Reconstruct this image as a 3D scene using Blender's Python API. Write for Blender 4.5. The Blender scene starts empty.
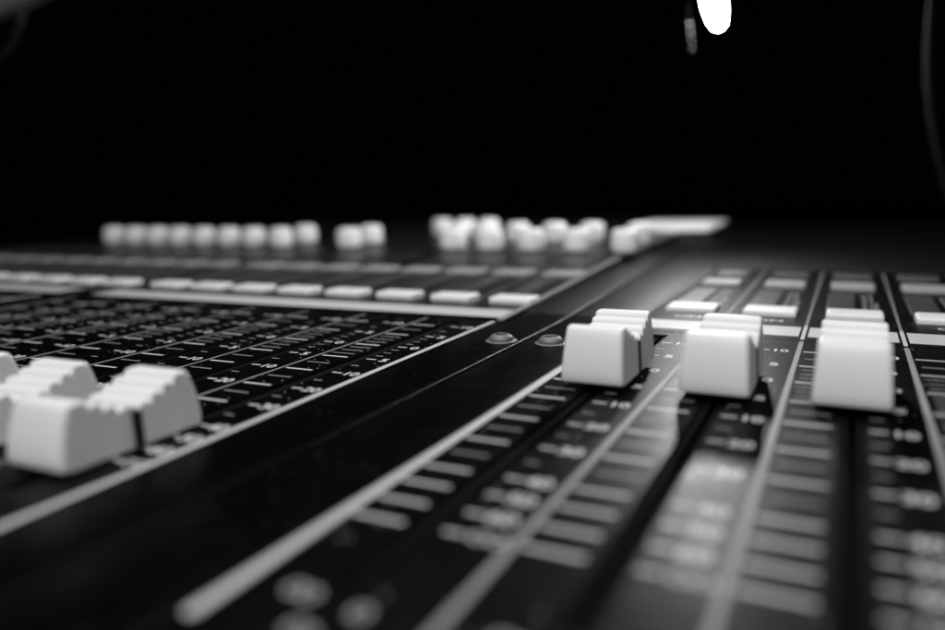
import bpy, bmesh, math, random
from mathutils import Vector, Matrix

random.seed(7)
S = 0.001            # everything below is in millimetres
scn = bpy.context.scene
C = scn.collection

# ------------------------------------------------------------------ camera
cam_data = bpy.data.cameras.new("camera")
cam = bpy.data.objects.new("camera", cam_data)
C.objects.link(cam)
CP = Vector((48.08, -183.83, 35.04))
F = Vector((-0.43628, 0.88442, -0.16571)).normalized()
R = Vector((0.89824, 0.43896, -0.02211))
R = (R - F * R.dot(F)).normalized()
U = R.cross(F)
cam.matrix_world = Matrix(((R.x, U.x, -F.x, CP.x * S), (R.y, U.y, -F.y, CP.y * S),
                           (R.z, U.z, -F.z, CP.z * S), (0, 0, 0, 1)))
cam_data.sensor_width = 36
cam_data.lens = 36 * 765.7 / 945
cam_data.clip_start = 0.005
cam_data.clip_end = 50
cam_data.dof.use_dof = True
cam_data.dof.focus_distance = 0.160
cam_data.dof.aperture_fstop = 7.3
cam_data.dof.aperture_blades = 7
scn.camera = cam

# ------------------------------------------------------------------ world
w = bpy.data.worlds.new("World")
scn.world = w
w.use_nodes = True
bg = w.node_tree.nodes["Background"]
bg.inputs[0].default_value = (1, 1, 1, 1)
bg.inputs[1].default_value = 0.0004

# ------------------------------------------------------------------ lamps of the room
def area(name, loc, target, sx, sy, power):
    d = bpy.data.lights.new(name, 'AREA')
    d.shape = 'RECTANGLE'; d.size = sx * S; d.size_y = sy * S; d.energy = power
    o = bpy.data.objects.new(name, d); C.objects.link(o)
    o.location = Vector(loc) * S
    o.rotation_euler = (Vector(target) - Vector(loc)).to_track_quat('-Z', 'Y').to_euler()
    return o
area('overhead_softbox', (-60, 10, 250), (-30, -40, 0), 150, 90, .40)
area('front_softbox', (45, -400, 390), (0, -40, 0), 220, 160, 2.2)

# ------------------------------------------------------------------ view
scn.view_settings.view_transform = 'Standard'
scn.view_settings.look = 'None'
scn.view_settings.exposure = 0
scn.view_settings.gamma = 1

# ------------------------------------------------------------------ materials
def mat(name, col, rough=0.5, spec=0.5, bump=0.0, bscale=1500, dust=0.0, mottle=0.0, dustscale=900, metal=0.0, sub=0.0, bdist=0.00004):
    m = bpy.data.materials.new(name); m.use_nodes = True
    nt = m.node_tree; N = nt.nodes; Lk = nt.links
    b = N['Principled BSDF']
    b.inputs['Roughness'].default_value = rough
    b.inputs['Specular IOR Level'].default_value = spec
    b.inputs['Metallic'].default_value = metal
    if sub:
        b.inputs['Subsurface Weight'].default_value = sub
        b.inputs['Subsurface Radius'].default_value = (1, 1, 1)
        b.inputs['Subsurface Scale'].default_value = 0.0008
    tc = N.new('ShaderNodeTexCoord')
    col3 = (col, col, col, 1)
    last = None
    if mottle:
        n = N.new('ShaderNodeTexNoise'); n.inputs['Scale'].default_value = 60; n.inputs['Detail'].default_value = 6
        Lk.new(tc.outputs['Object'], n.inputs['Vector'])
        mr = N.new('ShaderNodeMapRange')
        mr.inputs[1].default_value = .25; mr.inputs[2].default_value = .75
        mr.inputs[3].default_value = col * (1 - mottle); mr.inputs[4].default_value = col * (1 + mottle)
        Lk.new(n.outputs[0], mr.inputs[0]); last = mr.outputs[0]
        rr = N.new('ShaderNodeMapRange')
        rr.inputs[1].default_value = .3; rr.inputs[2].default_value = .7
        rr.inputs[3].default_value = rough * .9; rr.inputs[4].default_value = min(1, rough * 1.12)
        n2 = N.new('ShaderNodeTexNoise'); n2.inputs['Scale'].default_value = 180; n2.inputs['Detail'].default_value = 5
        Lk.new(tc.outputs['Object'], n2.inputs['Vector'])
        Lk.new(n2.outputs[0], rr.inputs[0]); Lk.new(rr.outputs[0], b.inputs['Roughness'])
    b.inputs['Base Color'].default_value = col3
    if dust:
        v = N.new('ShaderNodeTexVoronoi'); v.inputs['Scale'].default_value = dustscale
        v.inputs['Randomness'].default_value = 1
        Lk.new(tc.outputs['Object'], v.inputs['Vector'])
        # only some cells carry a speck, and specks gather in patches
        sep = N.new('ShaderNodeSeparateColor'); Lk.new(v.outputs['Color'], sep.inputs[0])
        th = N.new('ShaderNodeMath'); th.operation = 'LESS_THAN'; th.inputs[1].default_value = .16
        Lk.new(v.outputs['Distance'], th.inputs[0])
        n = N.new('ShaderNodeTexNoise'); n.inputs['Scale'].default_value = 55; n.inputs['Detail'].default_value = 3
        Lk.new(tc.outputs['Object'], n.inputs['Vector'])
        ad = N.new('ShaderNodeMath'); ad.operation = 'MULTIPLY_ADD'; ad.inputs[1].default_value = 1.6; ad.inputs[2].default_value = -0.72
        Lk.new(n.outputs[0], ad.inputs[0])
        ls = N.new('ShaderNodeMath'); ls.operation = 'LESS_THAN'
        Lk.new(sep.outputs[0], ls.inputs[0]); Lk.new(ad.outputs[0], ls.inputs[1])
        mu = N.new('ShaderNodeMath'); mu.operation = 'MULTIPLY'
        Lk.new(th.outputs[0], mu.inputs[0]); Lk.new(ls.outputs[0], mu.inputs[1])
        m2 = N.new('ShaderNodeMath'); m2.operation = 'MULTIPLY_ADD'; m2.inputs[1].default_value = dust
        Lk.new(mu.outputs[0], m2.inputs[0])
        if last: Lk.new(last, m2.inputs[2])
        else: m2.inputs[2].default_value = col
        last = m2.outputs[0]
    if last:
        cc = N.new('ShaderNodeCombineColor')
        for i in range(3): Lk.new(last, cc.inputs[i])
        Lk.new(cc.outputs[0], b.inputs['Base Color'])
    if bump:
        n = N.new('ShaderNodeTexNoise'); n.inputs['Scale'].default_value = bscale; n.inputs['Detail'].default_value = 4
        Lk.new(tc.outputs['Object'], n.inputs['Vector'])
        bp = N.new('ShaderNodeBump'); bp.inputs['Strength'].default_value = bump; bp.inputs['Distance'].default_value = bdist
        Lk.new(n.outputs[0], bp.inputs['Height']); Lk.new(bp.outputs[0], b.inputs['Normal'])
    return m

def emat(name, strength):
    m = bpy.data.materials.new(name); m.use_nodes = True
    b = m.node_tree.nodes['Principled BSDF']
    b.inputs['Base Color'].default_value = (.8, .8, .8, 1)
    b.inputs['Emission Color'].default_value = (1, 1, 1, 1)
    b.inputs['Emission Strength'].default_value = strength
    return m

M = dict(
    panel=mat('black panel paint', .0008, .37, .05, bump=.16, bscale=2600, dust=.5, mottle=.35, dustscale=1050),
    frame=mat('black frame paint', .0005, .36, .035, bump=.2, bscale=2200, dust=.05, mottle=.3, dustscale=1000),
    divider=mat('dull divider print', .24, .55, .25, mottle=.08),
    edge2=mat('grey divider print', .17, .5, .3, mottle=.08),
    screen=mat('satin screen panel', .0022, .47, .15, mottle=.15),
    deck=mat('dark grey deck paint', .012, .36, .3, bump=.2, bscale=2000, mottle=.25),
    slot=mat('slot felt', .002, .9, .1),
    line=mat('white divider print', .48, .5, .3, mottle=.05),
    bar=mat('light grey bar', .48, .5, .3, mottle=.05),
    print=mat('white scale print', .58, .5, .3, mottle=.04),
    dimprint=mat('grey scale print', .24, .5, .3, mottle=.04),
    cap=mat('white fader plastic', .74, .42, .45, bump=.05, bscale=1800, mottle=.02, sub=.15),
    band=mat('black indicator paint', .006, .5, .3),
    button=mat('white button plastic', .78, .4, .45, mottle=.03),
    greybutton=mat('grey button plastic', .30, .45, .4, mottle=.05),
    window=mat('smoked meter window', .06, .3, .5, mottle=.1),
    knob=mat('white knob plastic', .92, .42, .4, mottle=.03),
    screw=mat('zinc screw', .16, .38, .5, bump=.9, bscale=3200, bdist=.00022, metal=.25, mottle=.3),
    screwhole=mat('screw socket shade', .01, .6, .2),
    metal=mat('dark lamp enamel', .018, .45, .5, mottle=.1),
    neck=mat('grey gooseneck metal', .35, .35, .5, metal=.7, mottle=.1),
    paper=mat('white paper', .80, .8, .2, mottle=.03),
    desk=mat('black desk', .006, .7, .2, mottle=.2),
    bulb=emat('lit lamp bulb', 380.0),
    beads=mat('dull glint bead', .05, .6, .2),
    cable=mat('black rubber', .004, .7, .1),
    arm=mat('grey arm paint', .22, .5, .4, mottle=.1),
    edge=mat('grey edge trim', .22, .5, .3, mottle=.1),
)

# ------------------------------------------------------------------ mesh helpers
class MB:
    """collects geometry (mm) and becomes ONE mesh object"""
    def __init__(s): s.v = []; s.f = []; s.m = []; s.sm = []
    def add(s, vs, fs, mi=0, smooth=False):
        o = len(s.v); s.v += [tuple(v) for v in vs]
        for f in fs: s.f.append([i + o for i in f]); s.m.append(mi); s.sm.append(smooth)
    def box(s, x0, x1, y0, y1, z0, z1, mi=0):
        s.add([(x0, y0, z0), (x1, y0, z0), (x1, y1, z0), (x0, y1, z0), (x0, y0, z1), (x1, y0, z1), (x1, y1, z1), (x0, y1, z1)],
              [(0, 3, 2, 1), (4, 5, 6, 7), (0, 1, 5, 4), (1, 2, 6, 5), (2, 3, 7, 6), (3, 0, 4, 7)], mi)
    def rbox(s, x0, x1, y0, y1, z0, z1, r, rt=None, n=4, mi=0):
        """box with rounded plan corners and a rounded top edge"""
        rt = r if rt is None else rt
        levels = [(z0, 0.0)] + [(z1 - rt + rt * math.sin(a), rt * (1 - math.cos(a))) for a in [math.pi / 2 * k / n for k in range(n + 1)]]
        rings = []
        for z, ins in levels:
            ring = []
            rr = max(r - ins, .02)
            for cx, cy, a0 in ((x1 - ins - rr, y1 - ins - rr, 0), (x0 + ins + rr, y1 - ins - rr, 90), (x0 + ins + rr, y0 + ins + rr, 180), (x1 - ins - rr, y0 + ins + rr, 270)):
                for k in range(n + 1):
                    a = math.radians(a0 + 90 * k / n)
                    ring.append((cx + rr * math.cos(a), cy + rr * math.sin(a), z))
            rings.append(ring)
        s.loft(rings, mi)
    def loft(s, rings, mi=0, close=True, smooth=True):
        n = len(rings[0]); vs = [p for r in rings for p in r]; fs = []
        for j in range(len(rings) - 1):
            for i in range(n):
                fs.append((j * n + i, j * n + (i + 1) % n, (j + 1) * n + (i + 1) % n, (j + 1) * n + i))
        s.add(vs, fs, mi, smooth)
        if close:
            s.add(rings[0], [tuple(reversed(range(n)))], mi); s.add(rings[-1], [tuple(range(n))], mi)
    def lathe(s, c, prof, n=32, mi=0, axis=None):
        rings = []
        for r, z in prof:
            rings.append([(c[0] + max(r, .001) * math.cos(2 * math.pi * k / n), c[1] + max(r, .001) * math.sin(2 * math.pi * k / n), c[2] + z) for k in range(n)])
        s.loft(rings, mi)
    def tube(s, pts, rad, n=12, mi=0):
        pts = [Vector(p) for p in pts]; rings = []
        up = Vector((0.13, 0.9, 0.2))
        for i, p in enumerate(pts):
            t = (pts[min(i + 1, len(pts) - 1)] - pts[max(i - 1, 0)]).normalized()
            a = t.cross(up).normalized(); b = t.cross(a)
            r = rad[i] if isinstance(rad, (list, tuple)) else rad
            rings.append([p + a * r * math.cos(2 * math.pi * k / n) + b * r * math.sin(2 * math.pi * k / n) for k in range(n)])
        s.loft(rings, mi)
    def ring(s, cx, cy, ra, rb, wd, z, n=28, mi=0):
        vs = []; fs = []
        for k in range(n):
            a = 2 * math.pi * k / n
            vs.append((cx + ra * math.cos(a), cy + rb * math.sin(a), z)); vs.append((cx + (ra - wd) * math.cos(a), cy + (rb - wd) * math.sin(a), z))
        for k in range(n):
            a, b = 2 * k, 2 * ((k + 1) % n); fs.append((a, b, b + 1, a + 1))
        s.add(vs, fs, mi)
    def text(s, txt, x, y, size, z, sx=1.25, align='LEFT', mi=0):
        """flat printed letters; (x, y) is the middle of the left edge (or the centre)"""
        cu = bpy.data.curves.new('t', 'FONT'); cu.body = txt; cu.size = size; cu.align_x = align
        cu.resolution_u = 4; cu.offset = size * .022
        ob = bpy.data.objects.new('t', cu); C.objects.link(ob)
        dg = bpy.context.evaluated_depsgraph_get(); me = ob.evaluated_get(dg).to_mesh()
        h = size * .36
        s.add([(x + v.co.x * sx, y + v.co.y - h, z) for v in me.vertices], [tuple(p.vertices) for p in me.polygons], mi)
        ob.evaluated_get(dg).to_mesh_clear()
        bpy.data.objects.remove(ob); bpy.data.curves.remove(cu)
    def map(s, fn): s.v = [fn(v) for v in s.v]; return s
    def build(s, name, mats, parent=None, loc=(0, 0, 0), fixn=True, origin=None):
        if not isinstance(mats, (list, tuple)): mats = [mats]
        ox, oy, oz = origin or (0, 0, 0)
        me = bpy.data.meshes.new(name)
        me.from_pydata([((x - ox) * S, (y - oy) * S, (z - oz) * S) for x, y, z in s.v], [], s.f)
        for m in mats: me.materials.append(m)
        for p, mi, sm in zip(me.polygons, s.m, s.sm): p.material_index = mi; p.use_smooth = sm
        bm = bmesh.new(); bm.from_mesh(me)
        bmesh.ops.remove_doubles(bm, verts=bm.verts, dist=2e-7)
        if fixn: bmesh.ops.recalc_face_normals(bm, faces=bm.faces)
        flags = [f.smooth for f in bm.faces]
        bm.to_mesh(me); bm.free()
        try: me.set_sharp_from_angle(angle=math.radians(38))
        except Exception: pass
        for p, fl in zip(me.polygons, flags): p.use_smooth = fl
        me.update()
        o = bpy.data.objects.new(name, me); C.objects.link(o)
        if parent: o.parent = parent
        o.location = ((loc[0] + ox) * S, (loc[1] + oy) * S, (loc[2] + oz) * S)
        return o

def tag(o, label, cat, group=None, kind=None):
    o['label'] = label; o['category'] = cat
    if group: o['group'] = group
    if kind: o['kind'] = kind
    return o
def thing(name, label, cat, loc=(0, 0, 0), group=None):
    o = bpy.data.objects.new(name, None); C.objects.link(o); o.location = Vector(loc) * S
    o.empty_display_size = .01
    return tag(o, label, cat, group)

# ------------------------------------------------------------------ setting
sf = MB(); sf.box(-1500, 1500, -900, 2500, -62, -60)
o = sf.build('desk_surface', M['desk']); o['kind'] = 'structure'

# ------------------------------------------------------------------ the console
P = 20.0
LEV = dict(p10=-16.2, p5=-29.5, z=-42.4, m5=-55.1, m10=-67.3, m20=-79.6, m30=-91.0, m40=-102.7, m50=-108.2, m60=-113.6, inf=-118.7)
TOPY, BOTY = -4.0, -165.0       # fader panel ends
SLOT0, SLOT1 = 8.3, 11.6      # slot edges within a strip
BARY = 12.0
TH = 0.01507
def left_frame(v):              # the centre bay sits turned by under one degree
    x, y, z = v; a = x + 33.91
    return (-33.91 + a * math.cos(TH) - y * math.sin(TH), 1.58 + a * math.sin(TH) + y * math.cos(TH), z)
ident = lambda v: v
def zdeck(y): return max(0.0, (min(y, 154) - 14) * .025)
def deck_frame(v):              # its upper deck turns a little further and climbs to the rear; x is counted from the deck's right edge
    x, y, z = v; a = .055
    return (-32.6 + x * math.cos(a) - y * math.sin(a), 1.0 + x * math.sin(a) * .35 + y, z + zdeck(y))

console = thing('mixing_console', 'black audio mixing console with rows of white fader caps, printed level scales and white knobs', 'mixing console')

def panel_with_slots(x0, n, fn, name='fader_panel'):
    """sheet with a real recess for every fader"""
    mb = MB()
    xs = [x0 + .0]; slots = []
    for i in range(n):
        a = x0 + i * P
        xs += [a + SLOT0, a + SLOT1]; slots.append((a + SLOT0, a + SLOT1))
    xs.append(x0 + n * P)
    ys = [BOTY, -131.0, -5.5 - 2, TOPY]
    for i in range(len(xs) - 1):
        for j in range(3):
            hole = (i % 2 == 1) and j == 1
            z = -5 if hole else 0
            q = [(xs[i], ys[j], z), (xs[i + 1], ys[j], z), (xs[i + 1], ys[j + 1], z), (xs[i], ys[j + 1], z)]
            mb.add(q, [(0, 1, 2, 3)], 1 if hole else 0)
            if hole:
                X0, X1, Y0, Y1 = xs[i], xs[i + 1], ys[j], ys[j + 1]
                for a, b in (((X0, Y0), (X1, Y0)), ((X1, Y0), (X1, Y1)), ((X1, Y1), (X0, Y1)), ((X0, Y1), (X0, Y0))):
                    mb.add([(a[0], a[1], 0), (b[0], b[1], 0), (b[0], b[1], -5), (a[0], a[1], -5)], [(0, 1, 2, 3)], 1)
            if hole:            # brush lips just under the surface
                for a_, b_ in ((X0, X0 + 1.15), (X1 - 1.15, X1)):
                    mb.add([(a_, Y0, -.7), (b_, Y0, -.9), (b_, Y1, -.9), (a_, Y1, -.7)], [(0, 1, 2, 3)], 1)
    X0, X1 = x0, x0 + n * P     # skirt
    for a, b in (((X0, BOTY), (X1, BOTY)), ((X1, BOTY), (X1, TOPY)), ((X1, TOPY), (X0, TOPY)), ((X0, TOPY), (X0, BOTY))):
        mb.add([(a[0], a[1], 0), (b[0], b[1], 0), (b[0], b[1], -3), (a[0], a[1], -3)], [(0, 1, 2, 3)], 0)
    mb.map(fn)
    return mb.build(name, [M['panel'], M['slot'], M['cable']], console, fixn=False)

def scale_mesh(x0, fn, parent):
    """printed level scale of one strip"""
    mb = MB(); z = .035
    L = LEV
    def between(a, b, n): return [a + (b - a) * (k + 1) / (n + 1) for k in range(n)]
    minors = between(L['p10'], L['p5'], 1) + between(L['p5'], L['z'], 3) + between(L['z'], L['m5'], 3) + between(L['m5'], L['m10'], 1) + \
        between(L['m10'], L['m20'], 1) + between(L['m20'], L['m30'], 1) + between(L['m30'], L['m40'], 1)
    for y in L.values():
        mb.box(x0 + .9, x0 + 7.3, y - .30, y + .30, 0.012, z, 0)
        mb.box(x0 + 12.1, x0 + 14.4, y - .26, y + .26, 0.012, z, 0)
    for y in minors:
        mb.box(x0 + 1.5, x0 + 7.0, y - .22, y + .22, 0.012, z, 1)
        mb.box(x0 + 12.3, x0 + 14.2, y - .20, y + .20, 0.012, z, 1)
    for k, t in (('p10', '10'), ('p5', '5'), ('z', '0'), ('m5', '5'), ('m10', '10'), ('m20', '20'), ('m30', '30'), ('m40', '40'), ('m50', '50'), ('m60', '60')):
        if len(t) == 1: mb.text(t, x0 + 16.4, L[k], 3.5, z, 1.12, 'CENTER')
        else: mb.text(t, x0 + 14.75, L[k], 3.5, z, .98)
    mb.ring(x0 + 16.1, L['inf'], 1.15, .95, .35, z); mb.ring(x0 + 18.1, L['inf'], 1.15, .95, .35, z)
    if fn is ident:
        for dx, dy in ((5.4, -134.2), (7.2, -134.5), (13.0, -135.2), (9.4, -139.2), (10.6, -139.6)):
            mb.ring(x0 + dx, dy, 1.05, 1.25, .6, z, mi=2)
    mb.map(fn)
    return mb.build('level_scale', [M['print'], M['dimprint'], M['divider']], parent, fixn=False)

def stripe(name, x, y0, y1, wd, fn, parent, h=.10, m='line', rnd=True):
    mb = MB(); mb.rbox(x - wd / 2, x + wd / 2, y0, y1, 0.0, h, wd * .45 if rnd else .05, .04, 3)
    mb.map(fn); return mb.build(name, M[m], parent)

def bay(x0, n, fn, edge_w, div_w, ymax_line, ybtn2=76, right=False, edge_side='R', first_line=True):
    pan = panel_with_slots(x0, n, fn)
    for i in range(n):
        scale_mesh(x0 + i * P, fn, pan)
    ylow = -141.5
    for i in range(n + 1):
        edge = (i == n and edge_side == 'R') or (i == 0 and edge_side == 'L')
        wd = edge_w if edge else div_w
        x = x0 + i * P
        if edge: x += -edge_w / 2 + .2 if edge_side == 'R' else -0.3
        stripe('divider_line', x, ylow if (edge and right) else BOTY + 2, -6.0 if not right else -5.6, wd, fn, pan, m='line' if edge else 'divider')
        if right:
            stripe('divider_line', x, -3.4, 14, wd * .85, fn, pan, h=.16)
            stripe('divider_line', x, 14.1, ymax_line, wd * .62, fn, pan, h=.14, m='edge2')
    # light bar above the faders, interrupted at every divider
    for i in range(n):
        mb = MB(); gap = .95 if right else .04
        mb.rbox(x0 + i * P + gap + (.5 if (i == 0 and right) else 0), x0 + (i + 1) * P - gap, 0.2, BARY, 0, .12, .1, .05, 2)
        mb.map(fn); mb.build('light_bar', M['bar'], pan)
    return pan

# --- upper decks -------------------------------------------------------------
def deck(x0, x1, y0, y1, z0, z1, fn, m, name='upper_panel', nseg=1):
    mb = MB()
    mb.add([(x0, y0, z0), (x1, y0, z0), (x1, y1, z1), (x0, y1, z1), (x0, y0, z0 - 3), (x1, y0, z0 - 3), (x1, y1, z1 - 3), (x0, y1, z1 - 3)],
           [(0, 1, 2, 3), (7, 6, 5, 4), (0, 4, 5, 1), (1, 5, 6, 2), (2, 6, 7, 3), (3, 7, 4, 0)])
    mb.map(fn); return mb.build(name, M[m], console)

def make_button(x, y, w, d, h, fn, m, z=0, parent=None, txt=None):
    mb = MB()
    cx, cy, z = fn((x, y, 0))
    mb.rbox(-w / 2, w / 2, -d / 2, d / 2, 0, h, .7, .7, 4)
    return mb.build('button', M[m], parent or console, loc=(cx, cy, z))

# the right bay: channels in front of the camera
NR = 6
bayR = bay(0, NR, ident, 1.5, .95, 132, right=True, edge_side='L')
deckR = deck(-1.0, NR * P + 1, -3.5, 134, -.02, -.02, ident, 'panel')
deckR2 = deck(-1.0, NR * P + 1, 134.4, 520, 0.2, 0.2, ident, 'screen', 'screen_panel')
# the centre bay and the far left bay
def sheet(x0, x1, ys, fn, m, name, parent=None):
    mb = MB(); rings = [[(x0, y, -4), (x0, y, 0), (x1, y, 0), (x1, y, -4)] for y in ys]
    mb.loft(rings, smooth=False); mb.map(fn); return mb.build(name, M[m], parent or console)
bayC = bay(-33.91 - 8 * P, 8, left_frame, 1.3, .45, 150, edge_side='R')
deckC = sheet(-8 * P - 6.0, 0, [12.6, 14, 60, 120, 154, 240, 520], deck_frame, 'deck', 'upper_panel')
NL = 12
XL = -33.91 - 8 * P - 18
bayL = bay(XL - NL * P, NL, left_frame, 1.3, .5, 100, edge_side='R')
XDL = -8 * P - 6.4
deckL = sheet(XDL - NL * P - 4, XDL, [12.6, 14, 60, 120, 154, 300, 520], deck_frame, 'deck', 'upper_panel')
def dstripe(x, y0, y1, wd, m, parent, h=.25):
    mb = MB(); rings = []
    for k in range(9):
        y = y0 + (y1 - y0) * k / 8
        rings.append([(x - wd / 2, y, -.2), (x - wd / 2, y, h), (x + wd / 2, y, h), (x + wd / 2, y, -.2)])
    mb.loft(rings, smooth=False); mb.map(deck_frame); return mb.build('divider_line', M[m], parent)
dstripe(-1.1, -3.0, 500, 2.0, 'edge', deckC)
for i in range(1, 9): dstripe(-i * P - .6, 14, 150, .4, 'dimprint', deckC, .06)
for i in range(1, 12): dstripe(XDL - i * P, 14, 150, .4, 'dimprint', deckL, .06)

# plain frame planks between the bays, with a seam and rounded edges
def plank(left, right, ys, z, m_):
    mb = MB(); r = .8; n = 4; sec = []; rings = []
    for k in range(n + 1):
        a = math.pi / 2 * k / n; sec.append((r - r * math.cos(a), -r + r * math.sin(a)))
    for y in ys:
        x0, x1 = left(y), right(y)
        rings.append([(x0, y, z - 40)] + [(x0 + s_, y, z + t) for s_, t in sec] + [(x1 - s_, y, z + t) for s_, t in reversed(sec)] + [(x1, y, z - 40)])
    mb.loft(rings); return mb.build('frame_strip', M[m_], console)
def ledge(y):
    if y < -2: return left_frame((-33.7, y, 0))[0]
    return deck_frame((.1, y, 0))[0]
YA = [-170, -2.1, -1.9, 11.8]; YB = [12, 60, 120, 200, 300, 520]
for ys_, m_ in ((YA, 'frame'), (YB, 'screen')):  # lamp's glow worked into the rear half by a paler, shinier material
    plank(ledge, lambda y: -17.75 - max(0, y) * .055, ys_, 0.0, m_)
    plank(lambda y: -17.15 - max(0, y) * .055, lambda y: -1.05, ys_, 0.0, m_)
mb = MB(); mb.rbox(XL + .3, XL + 17.6, -170, 12, -40, .0, .8); mb.map(left_frame); mb.build('frame_strip', M['frame'], console)
# body under everything
mb = MB(); mb.box(-450, 130, -172, 515, -60, -6.2); mb.build('chassis', M['frame'], console)
mb = MB(); mb.rbox(-456, 132, -190, -171, -60, -1, 6, 6, 6); mb.build('arm_rest', M['frame'], console)

# --- buttons ----------------------------------------------------------------
for i in range(NR):
    x = i * P
    bl = MB()
    b = make_button(x + 10.4, 30.6, 13.2, 9.4, 1.5, ident, 'button')
    make_button(x + 10.0, 88, 12.6, 12.0, 1.4, ident, 'greybutton')
    make_button(x + 10.0, 117, 12.6, 12.0, 1.3, ident, 'window')
    bl.text('ON', x + 11.0, 19.8, 3.4, .06, 1.3, 'CENTER')
    # smoked meter window and its little scale
    mw = MB(); mw.rbox(x + 3.5, x + 10.5, 39, 74, -.2, .35, .4, .2, 3); mw.build('meter_window', M['window'], deckR)
    for k in range(9):
        y = 41 + k * 3.8
        bl.box(x + 12.4, x + 13.6, y - .3, y + .3, .0, .05)
        bl.text(str((0, 3, 6, 9, 12, 18, 24, 30, 40)[8 - k]), x + 14.2, y, 2.0, .05, 1.1)
    bl.build('printed_lettering', M['print'], deckR, fixn=False)
for n, xe, dp in ((8, 0, deckC), (NL, XDL + .4, deckL)):
    for i in range(n):
        x = xe - i * P
        make_button(x - 7.8, 26.5, 13.4, 8.6, 1.7, deck_frame, 'button')
        make_button(x - 9.0, 84, 13.6, 12.0, 1.3, deck_frame, 'greybutton')
        mw = MB(); rg = [[(x - 15, y, -.2), (x - 15, y, .35), (x - 8, y, .35), (x - 8, y, -.2)] for y in (39, 74)]
        mw.loft(rg, smooth=False); mw.map(deck_frame); mw.build('meter_window', M['window'], dp)

# --- knobs --------------------------------------------------------------------
def make_knob():
    mb = MB()
    prof = [(4.2, 0), (4.4, .9), (6.2, 1.2), (6.6, 2.0), (6.6, 5), (6.5, 8.4), (6.2, 9.6), (5.5, 10.5), (4.4, 11.0), (2.5, 11.3), (0, 11.4)]
    n = 40; rings = []
    for r, z in prof:
        rings.append([((r * (1 - (.035 if (k % 4 == 0 and 1.4 < z < 10.4) else 0))) * math.cos(2 * math.pi * k / n),
                       (r * (1 - (.035 if (k % 4 == 0 and 1.4 < z < 10.4) else 0))) * math.sin(2 * math.pi * k / n), z) for k in range(n)])
    mb.loft(rings)
    return mb
front = KNOB_FRONT = [-375.1, -356.0, -336.7, -318.0, -298.3, -278.6, -259.7, -240.0, -193.6, -130.5, -110.0, -88.4, -65.3, -42.6]
back = [-155.0, -139.0, -118.6, -96.7, -75.7, -49.8]
k0 = None
for row, y in ((front, 158), ([-243.6, -197.4], 185), (back, 214), ([-192.5, -175.5, -158.5], 262)):
    for x in row:
        if k0 is None:
            k0 = make_knob().build('knob', M['knob'], console)
            mi = MB(); mi.box(-.35, .35, .3, 3.0, 10.9, 11.45); mi.build('pointer_line', M['band'], k0)
            k = k0
        else:
            k = k0.copy(); C.objects.link(k); k.parent = console
            for ch in k0.children:
                c2 = ch.copy(); C.objects.link(c2); c2.parent = k
        k.location = (x * S, y * S, (zdeck(y)) * S)
        k.rotation_euler.z = random.uniform(-2.3, 2.3)

# --- screws -------------------------------------------------------------------
def make_screw(x, y):
    mb = MB()
    mb.lathe((0, 0, 0), [(3.6, -.1), (3.6, .18), (3.35, .3), (3.0, .32)], 40)
    mb.lathe((0, 0, 0), [(2.45, .2), (2.8, .45), (2.8, .7), (2.65, 1.0), (2.35, 1.35), (1.95, 1.6), (1.6, 1.72), (1.4, 1.66), (1.25, .8), (0, .7)], 40)
    o = mb.build('screw', M['screw'], console, loc=(x, y, 0))
    h = MB(); h.lathe((0, 0, 0), [(1.22, .75), (1.22, 1.3), (0, 1.3)], 6); h.build('socket', M['screwhole'], o)
    return o
make_screw(-22.1, -27.0); make_screw(-10.6, -25.6)

# --- fader caps -----------------------------------------------------------------
def cap_profile():
    """closed outline in (s, z), s along the travel"""
    half = []
    # from the centre valley up over four ribs to the crest, then down the end face
    s, z = .55, 5.15
    half.append((.55, 6.75))
    z = 6.8
    for k in range(4):
        s0 = .75 + k * 2.28; w_ = 1.28
        half += [(s0 + .02, z - .30 * (k > 0)), (s0 + .10, z + .45), (s0 + .30, z + .95), (s0 + .62, z + 1.22), (s0 + 1.0, z + 1.27), (s0 + 1.4, z + 1.19), (s0 + 1.85, z + .95), (s0 + 2.16, z + .66)]
        z += .94
    # crest of the end block
    zt = z + .30
    half.pop(); half.pop()
    half += [(9.45, zt), (9.8, zt - .06), (10.15, zt - .3), (10.45, zt - .8), (10.85, zt - 1.9), (11.25, zt - 3.2), (11.62, zt - 4.8), (11.9, zt - 6.4), (12.02, zt - 7.8), (12.0, 1.75), (11.8, 1.35), (11.4, 1.2)]
    pts = [(a, b) for a, b in half]
    return pts
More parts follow.
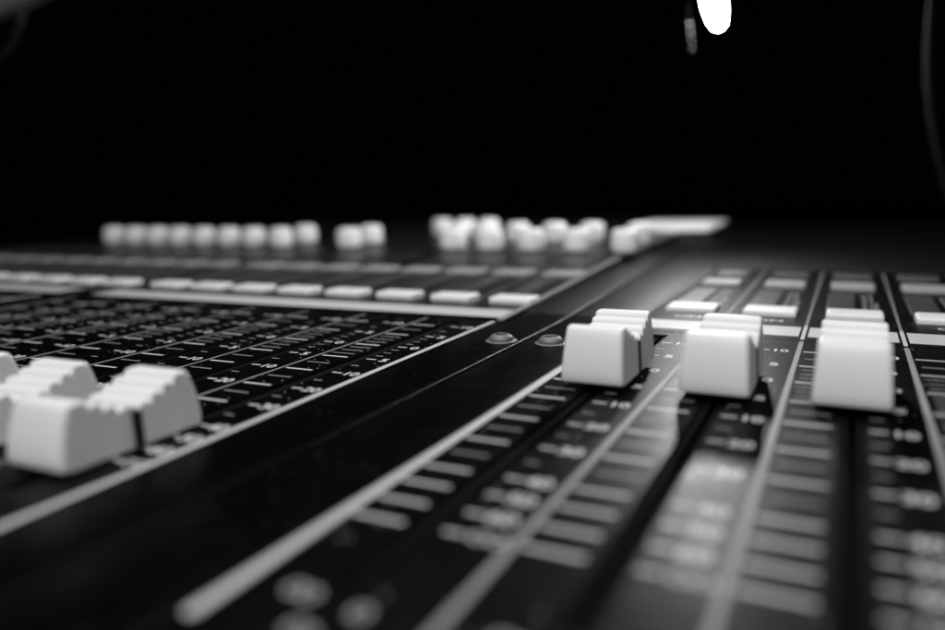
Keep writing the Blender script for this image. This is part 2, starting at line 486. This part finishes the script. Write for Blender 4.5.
def make_cap(parent):
    h = cap_profile()
    prof = [(-a, b) for a, b in reversed(h)] + h          # front bottom -> over the top -> rear bottom
    n = len(prof)
    hw = 5.55; r = .85
    nrm = []
    for i in range(n):
        a = Vector(prof[i - 1]); b = Vector(prof[(i + 1) % n]); t = (b - a)
        t = t.normalized() if t.length > 1e-6 else Vector((1, 0)); nrm.append(Vector((t.y, -t.x)))
    st = []
    for k in range(5):
        a = math.pi / 2 * k / 4; st.append((hw - r + r * math.sin(a), r * (1 - math.cos(a))))
    stations = [(-x, i) for x, i in reversed(st)] + [(-hw / 3, 0), (hw / 3, 0)] + st
    mb = MB(); rings = []
    for x, ins in stations:
        ring = []
        for (s_, z_), nn in zip(prof, nrm):
            q = Vector((s_ * (1 - ins / 12), z_ - (ins * .4 if z_ > 3 else 0)))
            t = (q.y - 1.2) / 8.5
            ring.append((x * (1.0 - .085 * max(0, t)), q.x, q.y))
        rings.append(ring)
    for j in range(len(rings) - 1):
        vs = rings[j] + rings[j + 1]
        mb.add(vs, [(i, (i + 1) % n, n + (i + 1) % n, n + i) for i in range(n)], 0, True)
    mb.add(rings[0], [tuple(range(n))]); mb.add(rings[-1], [tuple(range(n))])
    cap = mb.build('fader_cap', M['cap'], parent)
    bd = MB(); w1, w0 = 5.38, 5.66
    bd.add([(-w0, -.8, 1.15), (w0, -.8, 1.15), (w0, .8, 1.15), (-w0, .8, 1.15), (-w1, -.8, 6.86), (w1, -.8, 6.86), (w1, .8, 6.86), (-w1, .8, 6.86)],
           [(0, 3, 2, 1), (4, 5, 6, 7), (0, 1, 5, 4), (1, 2, 6, 5), (2, 3, 7, 6), (3, 0, 4, 7)])
    bd.build('indicator_line', M['band'], cap)
    sm = MB(); sm.box(-.6, .6, -2.2, 2.2, -5, 1.4); sm.build('stem', M['metal'], cap)
    return cap
cap0 = make_cap(console)
places = [(9.8, -49.2, ident), (29.8, -48.6, ident), (49.7, -48.4, ident), (69.7, -49.0, ident),
          (-33.91 - 20 + 7.9, -114.4, left_frame), (-33.91 - 40 + 8.3, -115.8, left_frame), (-33.91 - 60 + 8.8, -115.4, left_frame), (-33.91 - 80 + 9.4, -115.5, left_frame)]
for i, (x, y, fn) in enumerate(places):
    if i == 0: c = cap0
    else:
        c = cap0.copy(); C.objects.link(c); c.parent = console
        for ch in cap0.children:
            d = ch.copy(); C.objects.link(d); d.parent = c
    q = fn((x, y, 0)); c.location = (q[0] * S, q[1] * S, -.0006 if fn is left_frame else 0)
    if fn is left_frame: c.rotation_euler.z = TH; c.scale.z = .89

# ------------------------------------------------------------------ console lamp far behind
lamp = thing('gooseneck_lamp', 'lit gooseneck lamp with a glaring oval bulb hanging above the far end of the console', 'lamp', (-22, 258, 120))
bu = MB()
ax = Vector((3.6, 0, -17)).normalized(); side = Vector((1, 0, .2)).normalized()
c0 = Vector((-1.4, 0, 11.5)); rings = []
ux = ax.cross(Vector((0, 1, 0))).normalized(); uy = ax.cross(ux)
for k in range(15):
    t = math.pi * k / 14
    rr = 5.6 * math.sin(t) ** .8 if 0 < k < 14 else .01
    p = c0 + ax * (-17 * math.cos(t))
    rings.append([p + ux * rr * math.cos(a) + uy * rr * math.sin(a) for a in [2 * math.pi * j / 24 for j in range(24)]])
bu.loft(rings); bu.build('bulb', M['bulb'], lamp)
hd = MB(); hd.tube([c0 - ax * 40, c0 - ax * 30, c0 - ax * 18, c0 - ax * 10], [6, 8, 9, 8.8], 24); hd.build('lamp_head', M['metal'], lamp)
gn = MB(); gn.tube([(-17, 4, 60), (-15.3, 4, 14), (-12.6, 4, -12)], .03, 6, mi=1)  # invented beads on a wire, standing in for faint glints beside the bulb
for k in range(4):
    px, pz = -14.4 + k * .65, -.2 - 4.5 * k
    gn.lathe((px, 4, pz - 1.9), [(.01, 1.2), (.5, 1.4), (.7, 1.9), (.5, 2.4), (.01, 2.6)], 16)
gn.build('glint_beads', [M['beads'], M['slot']], lamp)

# curved arm at the right edge and the grey arm with its cable at the upper left
mb = MB()
cp = [(74.5, 190), (75.6, 150), (76.5, 128), (76.4, 112), (76.8, 95), (77.8, 80), (79.8, 66), (83, 50), (88, 32), (94, 14), (101, 1.5), (112, -1)]
mb.tube([(x, 250, z) for x, z in cp], [1.4] * 4 + [1.9, 2.0, 2.0, 1.9, 1.9, 1.9, 1.9, 1.9], 14)
tag(mb.build('hanging_cable', M['cable'], None, origin=(101, 250, 1)), 'dark cable hanging in a long curve at the right edge of the view', 'cable')
al = thing('equipment_arm', 'dim grey arm crossing the upper left corner above the console', 'arm', (-440, 150, 155))
mb = MB(); mb.tube([(-60, 0, -1), (0, 0, 2.2), (40, 0, 6.5), (110, 0, 13)], [8, 9, 5.5, 4], 16); mb.build('arm_tube', M['arm'], al)
mb = MB(); mb.tube([(10, 0, -4), (9, 0, -10), (4, 0, -16), (-4, 0, -24), (-14, 0, -30), (-40, 0, -34)], 2.2, 12); mb.build('cable', M['metal'], al)

# white sheets lying at the far end
pp = thing('paper_stack', 'small stack of white paper lying at the far end of the console under the lamp', 'paper', (-52, 350, 3.6))
for k in range(3):
    mb = MB(); mb.rbox(-34 + (k * 7 % 5) * .5, 20 + (k * 3 % 4) * .5, -30, 45, k * 1.2, k * 1.2 + 1.1, .2, .1, 2); mb.build('sheet', M['paper'], pp)
